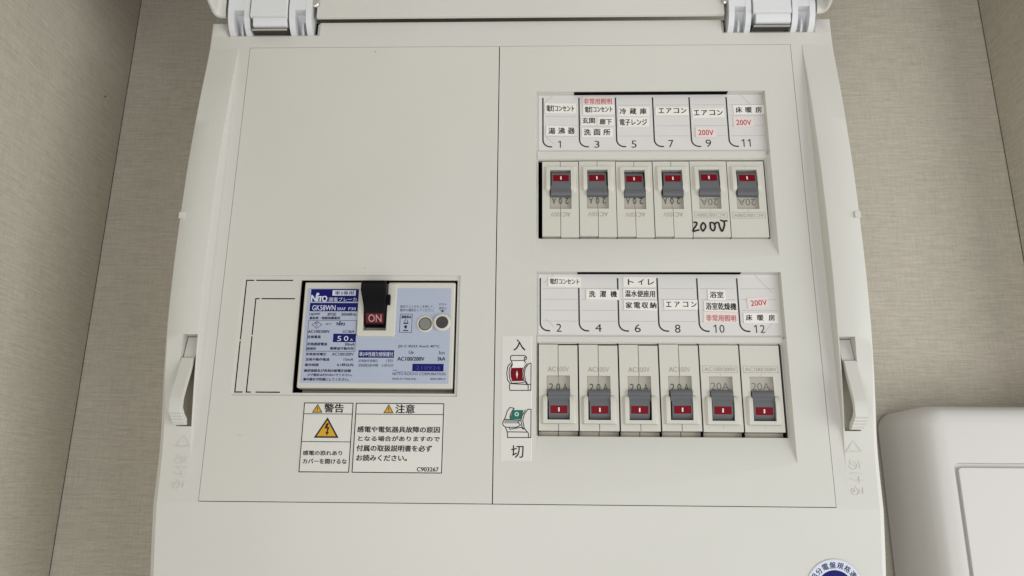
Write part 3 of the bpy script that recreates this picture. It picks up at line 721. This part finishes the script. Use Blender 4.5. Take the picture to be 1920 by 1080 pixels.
for x, y, z in vs_:
    vv = 197.2-(y-ya)/(yb-ya)*4.5; pv.append((95.6+(x-xa)/(xb-xa)*8.2, vv, ly_(vv)-.2))
b.add(pv, fs_, 'onink')
o = b.build('on_mark', smooth=0); o.parent = lev
# nameplate
b = MB(); YN = YM-.12; A = (560, 530, 10.8); B_ = (560, 620, 10.8); C4 = (670, 520, 9.0); C5 = (670, 630, 9.815)
np_ = (55.3, 175.0, 146.9, 235.6)
b.prism([(np_[0], np_[1]), (88.6, np_[1]), (88.6, 206.6), (112.4, 206.6), (112.4, np_[1]), (np_[2], np_[1]), (np_[2], np_[3]), (np_[0], np_[3])], YN, YM-.01, 'sky')
Y1, Y2 = YN-.06, YN-.12
def tx(t, o_, x0, y0, x1, y1, m='navy', Y=Y1, bold=.04): b.text(t, rect(x0, y0, x1, y1, Y, o_), Y, m, bold=bold)
def rc(o_, x0, y0, x1, y1, m='blue', Y=Y1): b.rect(rect(x0, y0, x1, y1, Y, o_), Y, m)
def fm(o_, x0, y0, x1, y1, w_=.28, Y=Y1): b.frame(rect(x0, y0, x1, y1, Y, o_), w_, Y, 'navy')
hx0 = at(582.8, 554, Y1)[0]; hx1 = at(672.3, 554, Y1)[0]
hd = rect(240, 130, 1215, 385, Y1, A); b.rect((hx0, hd[1], hx1, hd[3]), Y1, 'blue')
hd = rect(220, 410, 1195, 580, Y1, A); b.rect((hx0, hd[1], hx1, hd[3]), Y1, 'blue')
rc(A, 687, 155, 1157, 262, 'skyink', Y2)
tx('単3専用', A, 735, 172, 1112, 250, 'navy', Y2-.05, .02)
def logo(o_, x0, y0, x1, y1, m, Y):
    r = rect(x0, y0, x1, y1, Y, o_); W = r[2]-r[0]; H = r[3]-r[1]
    b.text('N', (r[0], r[1]+H*.27, r[0]+W*.34, r[3]), Y, m, bold=.045)
    b.rect((r[0]+W*.375, r[1]+H*.40, r[0]+W*.455, r[3]), Y, m); b.disc((r[0]+W*.39, r[1]+H*.16), H*.17, Y, m, n=16)
    b.rect((r[0]+W*.375, r[1]+H*.40, r[0]+W*.70, r[1]+H*.53), Y-.01, m); b.rect((r[0]+W*.53, r[1]+H*.45, r[0]+W*.62, r[3]), Y-.02, m)
    b.text('O', (r[0]+W*.69, r[1]+H*.37, r[2], r[3]+H*.02), Y-.03, m, bold=.05)
logo(A, 258, 205, 578, 378, 'skyink', Y2)
tx('漏電ブレーカ', A, 605, 297, 1172, 378, 'skyink', Y2, .0)
tx('GK58WN', A, 275, 455, 745, 562, 'skyink', Y2, .008); tx('50AF', A, 780, 500, 950, 558, 'skyink', Y2, 0); tx('F30', A, 1010, 500, 1158, 556, 'skyink', Y2, 0)
tx('1φ3W', A, 220, 612, 435, 668); tx('3P2E', A, 580, 612, 760, 668); tx('50/60Hz', A, 865, 612, 1168, 668)
tx('過負荷・短絡保護兼用', A, 218, 688, 835, 742)
bx0 = at(576.0, 630, Y1)[0]; bx1 = at(667.5, 630, Y1)[0]; bv0 = at(620, 600.2, Y1)[1]; bv1 = at(620, 659, Y1)[1]; b.frame((bx0, bv0, bx1, bv1), .26, Y1, 'navy')
dc = rect(268, 778, 468, 925, Y1, A); b.line([((dc[0]+dc[2])/2, dc[1]), (dc[2], (dc[1]+dc[3])/2), ((dc[0]+dc[2])/2, dc[3]), (dc[0], (dc[1]+dc[3])/2)], .28, Y1, 'navy', closed=True)
tx('PS', A, 335, 805, 395, 850, Y=Y1-.02, bold=0); tx('E', A, 350, 860, 378, 895, Y=Y1-.02, bold=0)
tx('JET', A, 540, 818, 670, 862, bold=0); logo(A, 772, 778, 940, 866, 'navy', Y1-.02)
tx('AC100/200V', A, 190, 962, 628, 1015); tx('I.C.5kA', A, 895, 962, 1130, 1015)
tx('定格電流', B_, 182, 95, 445, 155); rc(B_, 697, 62, 1152, 232); tx('5', B_, 782, 108, 862, 210, 'skyink', Y2, 0); tx('0', B_, 918, 108, 1005, 210, 'skyink', Y2, 0); tx('A', B_, 1040, 160, 1100, 208, 'skyink', Y2, 0)
tx('定格感度電流', B_, 175, 240, 575, 300); tx('30mA', B_, 935, 248, 1132, 302)
tx('高速形', B_, 165, 335, 352, 388); tx('衝撃波不動作形', B_, 637, 333, 1118, 388)
tx('定格使用電圧', B_, 148, 447, 560, 502); tx('AC100/200V', B_, 675, 447, 1112, 505, bold=.02)
tx('定格不動作電流', B_, 142, 555, 620, 610); tx('15mA', B_, 912, 555, 1108, 610, bold=.02)
tx('動作時間', B_, 130, 665, 400, 720); tx('0.1秒以内', B_, 778, 662, 1105, 722)
tx('■逆接続及び各相の耐電圧試験', B_, 115, 780, 1058, 838); tx('メグ測定は行わないでください。', B_, 175, 868, 1085, 922); tx('■中極を中性極にしてください。', B_, 98, 955, 1015, 1015)
rc(C5, 20, 262, 675, 400); tx('単3中性線欠相保護付', C5, 38, 290, 658, 376, 'skyink', Y2, .005)
tx('定格動作過電圧', C5, 20, 430, 380, 482, bold=0); tx('135V', C5, 535, 430, 660, 482, bold=0)
tx('定格過電圧動作時間', C5, 18, 512, 382, 568, bold=0); tx('0.5秒以内', C5, 450, 512, 660, 568, bold=0)
tx('JIS C 8222 Ann2 40°C', C5, 750, 165, 1510, 222, bold=.02); tx('Ue', C5, 948, 268, 1035, 330, bold=.02); tx('Icn', C5, 1505, 272, 1605, 338, bold=.01)
tx('AC100/200V', C5, 738, 385, 1232, 455); tx('5kA', C5, 1478, 388, 1618, 452)
rc(C5, 1012, 512, 1588, 650); tx('210924', C5, 1080, 552, 1520, 620, 'faint', Y2, 0)
tx('Lot', C5, 660, 612, 735, 645, bold=0); rc(C5, 735, 655, 1012, 660, 'navy')
tx('NITTO KOGYO CORPORATION', C5, 648, 672, 1620, 722, bold=.01); tx('MADE IN THAILAND', C5, 645, 772, 1085, 805, bold=.01); tx('0020100914', C5, 1345, 772, 1615, 808, bold=.01)
tx('毎月テストボタンを押して、', C4, 725, 470, 1295, 518, bold=.0); tx('動作の確認をしてください。', C4, 725, 528, 1290, 578, bold=.0)
tx('テスト', C4, 1378, 438, 1505, 475, bold=.02); tx('ボタン', C4, 1378, 500, 1508, 545, bold=.02)
t_ = rect(1398, 556, 1475, 592, Y1, C4); b.flat([(t_[0], t_[1]), (t_[2], t_[1]), ((t_[0]+t_[2])/2, t_[3])], Y1, 'navy')
fm(C4, 715, 617, 925, 932); tx('漏電表示', C4, 745, 645, 912, 692, Y=Y1-.02)
r = rect(800, 718, 848, 772, Y1, C4); b.line([(r[0], r[3]), (r[0], r[1]+.5), (r[0]+.5, r[1]), (r[2]-.5, r[1]), (r[2], r[1]+.5), (r[2], r[3])], .3, Y1, 'navy')
rc(C4, 778, 765, 862, 785, 'navy', Y1-.02); b.disc(at(670+815/9, 520+832/9, Y1), .95, Y1, 'navy', n=12); rc(C4, 806, 850, 824, 868, 'navy', Y1-.02); rc(C4, 772, 888, 858, 905, 'navy')
pm(b.build('nameplate', smooth=0))
# buttons
b = MB()
c1 = at(796.5, 606.5, YM-1.5); c2 = at(828.5, 604, YM-2)
def ringtube(mb, c, r0, r1, Ya, Yb, m, n=36, deep=2.0):
    prof = [(r1, Yb), (r1, Ya+.5), (r1-.4, Ya+.1), (r0+.4, Ya), (r0, Ya+.3), (r0, Ya+deep)]
    mb.add([(c[0]+math.cos(2*math.pi*i/n)*r, c[1]+math.sin(2*math.pi*i/n)*r, Yv) for r, Yv in prof for i in range(n)],
           [(k*n+i, k*n+(i+1) % n, (k+1)*n+(i+1) % n, (k+1)*n+i) for k in range(len(prof)-1) for i in range(n)], m)
ringtube(b, c1, 4.15, 5.4, YM-1.0, YM-.1, 'breaker', deep=1.0)
ringtube(b, c2, 3.85, 5.5, YM-2.2, YM-.1, 'breaker', deep=2.1)
pm(b.build('button_surround', smooth=40))
for c, r, m, dy, nm_, lab in ((c1, 3.75, 'mgrey', -1.0, 'button', 'grey leakage indicator button'), (c2, 3.7, 'dgrey', -1.9, 'button', 'dark test button')):
    b = MB(); n = 32
    b.disc(c, 4.4, YM-.2, 'void', n=24)
    prof = [(r, YM+.2), (r, YM+dy+.35), (r-.35, YM+dy)]
    b.add([(c[0]+math.cos(2*math.pi*i/n)*q_, c[1]+math.sin(2*math.pi*i/n)*q_, Yv) for q_, Yv in prof for i in range(n)],
          [(k*n+i, k*n+(i+1) % n, (k+1)*n+(i+1) % n, (k+1)*n+i) for k in (0, 1) for i in range(n)]+[tuple(range(2*n, 3*n))], m)
    o = pm(b.build(nm_, smooth=40)); o['label'] = lab

# ------------------------------------------------------------------ stickers
YS = -.12; E6 = (550, 740, 6.4)
def tri(mb, r, m_out, m_in, Y, w_):
    x0, v0, x1, v1 = r; cx = (x0+x1)/2
    mb.flat([(cx, v0), (x1, v1), (x0, v1)], Y, m_in); mb.line([(cx, v0+w_*.9), (x1-w_*.8, v1-w_*.5), (x0+w_*.8, v1-w_*.5)], w_, Y-.03, m_out, closed=True)
def excl(mb, r, Y):
    x0, v0, x1, v1 = r; cx = (x0+x1)/2; H = v1-v0
    mb.flat([(cx-.28, v0+H*.36), (cx+.28, v0+H*.36), (cx+.14, v0+H*.7), (cx-.14, v0+H*.7)], Y, 'ink'); mb.disc((cx, v0+H*.8), .25, Y, 'ink', n=8)
b = MB(); Yp = YS-.05
r = (58.5, 247.4, 89.0, 289.1)
b.box(r[0]-.4, r[2]+.2, r[1]-.4, r[3]+.4, YS, -.01, 'sticker'); b.frame(r, .56, Yp, 'ink')
va = at(612, 740+231/6.4, Yp)[1]; vb = at(612, 740+565/6.4, Yp)[1]
b.rect((r[0], va-.21, r[2], va+.21), Yp-.02, 'ink'); b.rect((r[0], vb-.21, r[2], vb+.21), Yp-.02, 'ink')
tr = rect(228, 110, 352, 216, Yp, E6); tri(b, tr, 'ink', 'yellow', Yp, .45); excl(b, tr, Yp-.05)
b.text('警告', rect(372, 110, 605, 214, Yp, E6), Yp, 'ink', bold=.03)
tr = rect(256, 272, 550, 518, Yp, E6); tri(b, tr, 'ink', 'yellow', Yp, .95)
def q6(l): return [at(550+x/6.4, 740+y/6.4, Yp) for x, y in l]
b.flat(q6([(398, 340), (428, 345), (405, 395), (376, 400)]), Yp-.05, 'ink'); b.flat(q6([(376, 400), (430, 383), (420, 400), (372, 408)]), Yp-.055, 'ink')
b.flat(q6([(408, 393), (432, 388), (412, 455), (398, 455)]), Yp-.06, 'ink'); b.flat(q6([(384, 445), (428, 450), (402, 488)]), Yp-.065, 'ink')
b.text('感電の恐れあり', rect(115, 672, 585, 727, Yp, E6), Yp, 'ink', bold=.035); b.text('カバーを開けるな', rect(114, 770, 640, 830, Yp, E6), Yp, 'ink', bold=.035)
o = b.build('warning_sticker', smooth=0, org=(73, 289, 0)); o.location = (73*S, 0, -289*S); tag(o, 'narrow warning sticker with large yellow lightning triangle, below the main breaker', 'sticker')
b = MB(); r = (90.5, 247.4, 144.7, 289.1)
b.box(r[0]-.2, r[2]+.5, r[1]-.4, r[3]+.4, YS, -.01, 'sticker'); b.frame(r, .56, Yp, 'ink')
va = at(750, 740+236/6.4, Yp)[1]; b.rect((r[0], va-.21, r[2], va+.21), Yp-.02, 'ink')
tr = rect(1083, 114, 1205, 222, Yp, E6); tri(b, tr, 'ink', 'yellow', Yp, .45); excl(b, tr, Yp-.05)
b.text('注意', rect(1228, 118, 1455, 222, Yp, E6), Yp, 'ink', bold=.03)
for t, x0, y0, x1, y1 in (('感電や電気器具故障の原因', 770, 382, 1757, 455), ('となる場合がありますので', 778, 498, 1755, 560), ('付属の取扱説明書を必ず', 760, 607, 1660, 682), ('お読みください。', 757, 722, 1362, 796), ('C903267', 1484, 872, 1742, 922)):
    b.text(t, rect(x0, y0, x1, y1, Yp, E6), Yp, 'ink', bold=.035)
o = b.build('caution_sticker', smooth=0, org=(117, 289, 0)); o.location = (117*S, 0, -289*S); tag(o, 'wider black-framed caution sticker with four lines of text, below the main breaker', 'sticker')
# on/off instruction sticker
G7 = (920, 620, 4.153)
b = MB(); b.box(179.6, 198.2, 205.4, 281.3, YS, -.01, 'sticker')
def q7(l): return [at(920+x/4.153, 620+y/4.153, Yp) for x, y in l]
b.text('入', rect(178, 68, 270, 155, Yp, G7), Yp, 'ink', bold=.012); b.text('切', rect(160, 893, 256, 990, Yp, G7), Yp, 'ink', bold=.012)
lw = .5
b.flat(q7([(172, 235), (262, 235), (250, 290), (162, 290)]), Yp, 'slip')
b.flat(q7([(160, 290), (252, 288), (246, 330), (248, 360), (256, 392), (166, 394), (156, 355), (154, 325)]), Yp-.01, 'red')
b.flat(q7([(205, 308), (212, 340), (205, 374), (198, 340)]), Yp-.03, 'white')
for l in ([(155, 200), (165, 193), (265, 193), (280, 207), (278, 222), (262, 232), (160, 235), (154, 222), (155, 200)], [(262, 232), (262, 208), (280, 207)], [(160, 235), (170, 262), (160, 290)], [(262, 232), (272, 252)],
          [(158, 252), (135, 275), (125, 330), (132, 385), (150, 410)], [(170, 255), (150, 285), (143, 330), (150, 380), (166, 410)], [(315, 252), (298, 256), (270, 290), (262, 340), (272, 390), (292, 425), (292, 465)],
          [(285, 255), (262, 285), (250, 335), (260, 390), (285, 418)], [(315, 252), (313, 465), (150, 465), (145, 440), (150, 412), (285, 420), (313, 418)], [(166, 410), (262, 405)]):
    b.line(q7(l), lw, Yp-.04, 'ink')
b.flat(q7([(172, 618), (255, 618), (240, 690), (148, 690)]), Yp, 'green'); b.disc(at(920+203/4.153, 620+650/4.153, Yp), 1.25, Yp-.03, 'white', n=20, r2=.75)
b.flat(q7([(110, 690), (225, 692), (215, 722), (105, 722)]), Yp-.02, 'midgrey')
for l in ([(185, 605), (150, 598), (130, 625), (112, 680), (95, 712), (95, 735), (115, 752), (200, 752), (225, 740)], [(110, 690), (232, 697), (212, 712), (232, 735), (225, 740)], [(172, 618), (155, 650), (148, 680)], [(185, 605), (172, 618)],
          [(315, 612), (290, 612), (262, 650), (250, 700), (262, 760), (295, 800), (295, 832)], [(315, 612), (313, 832), (132, 832), (130, 790), (115, 752)], [(130, 788), (290, 790)], [(272, 615), (245, 660), (236, 700), (245, 750), (262, 770)], [(145, 755), (150, 768), (240, 752), (252, 768)]):
    b.line(q7(l), lw, Yp-.04, 'ink')
b.rect((197.6, 205.4, 198.2, 281.3), Yp, 'slip')
o = b.build('instruction_sticker', smooth=0, org=(189, 281, 0)); o.location = (189*S, 0, -281*S); tag(o, 'tall white sticker with red on and green off switch drawings, left of the lower breakers', 'sticker')
# round certification seal on the lower cover
b = MB(); cxs, cvs = at(1566.5, 1104.5, 7.6)
rr = 16.6; k_ = 14.9/52
def sealpt(x, v, e): return (x, v, lowY(v)-e)
tmp = MB(); tmp.disc((cxs, cvs), rr, 0, 'seal', n=72); tmp.disc((cxs, cvs), rr-.5, -.02, 'skyink', n=72); tmp.disc((cxs, cvs), 10.4, -.05, 'blue', n=60)
chars = '住宅用分電盤規格適合品'
for i, ch in enumerate(chars):
    a = -5+(i-5)*19.0
    c = (cxs+math.sin(math.radians(a))*13.2, cvs-math.cos(math.radians(a))*13.2)
    tmp.text(ch, (c[0]-1.75, c[1]-1.75, c[0]+1.75, c[1]+1.75), -.05, 'navy', tilt=a, bold=.02)
sl_ = .16+.0012*(cvs-307)
tmp.v = [(x, v, lowY(cvs)+(v-cvs)*sl_+Y-.1-.25*((v-cvs)/16)**2*0) for x, v, Y in tmp.v]
b.v, b.f, b.m, b.mats = tmp.v, tmp.f, tmp.m, tmp.mats
b.v = [(x, v, Y-.18) for x, v, Y in b.v]
o = b.build('round_seal', smooth=0, org=(cxs, cvs, 0)); o.location = (cxs*S, 0, -cvs*S); tag(o, 'round silver and navy certification seal at the lower right of the board', 'seal')

# ------------------------------------------------------------------ second enclosure at lower right
ub = empty('wall_box', 545, 420, WY); tag(ub, 'plain white rounded wall box partly visible at the lower right', 'wall box')
def pu(o): o.parent = ub; o.matrix_parent_inverse = Matrix.Translation(-ub.location); return o
b = MB()
UX0, UX1, UV0, UV1, UY = 441.6, 690, 242.0, 470, 21.0
def rr_pts(x0, v0, x1, v1, r, n=10):
    P = []
    for cx, cv, a in ((x0+r, v0+r, math.pi), (x1-r, v0+r, 1.5*math.pi), (x1-r, v1-r, 0), (x0+r, v1-r, .5*math.pi)):
        for k in range(n+1):
            t = a+k/n*math.pi/2; P.append((cx+math.cos(t)*r, cv+math.sin(t)*r))
    return P
XU1 = 560.0
lay = [(0, 85, 12), (0.6, 40, 11.5), (1.8, 30, 11), (3.4, 25, 10), (6.0, 22.3, 8), (9.5, 21.2, 6), (14, 21.0, 4)]
rings = [[(x, v, Y) for x, v in rr_pts(UX0+i_, UV0+i_, XU1-i_, UV1-i_, r_)] for i_, Y, r_ in lay]
n = len(rings[0])
for r0, r1 in zip(rings, rings[1:]): b.add(r0+r1, [(i, (i+1) % n, n+(i+1) % n, n+i) for i in range(n)], 'box')
gx, gv = 457.0, 279.2
last = rings[-1]; g0 = [(x, v, 21.0) for x, v in rr_pts(gx, gv, XU1-16, UV1-30, 3.4)]
b.add(last+g0, [(i, (i+1) % n, n+(i+1) % n, n+i) for i in range(n)], 'box')
g1 = [(x, v, 25.0) for x, v in rr_pts(gx+.4, gv+.4, XU1-16.4, UV1-30.4, 3.1)]
b.add(g0+g1, [(i, (i+1) % n, n+(i+1) % n, n+i) for i in range(n)], 'box'); b.add(g1, [tuple(range(n))], 'box')
pu(b.build('enclosure', smooth=40))
b = MB(); b.prism(rr_pts(gx+2.7, gv+2.7, XU1-18.7, UV1-32.7, 2.4), 21.6, 24.8, 'box'); pu(b.build('front_panel', bevel=.5, seg=2))
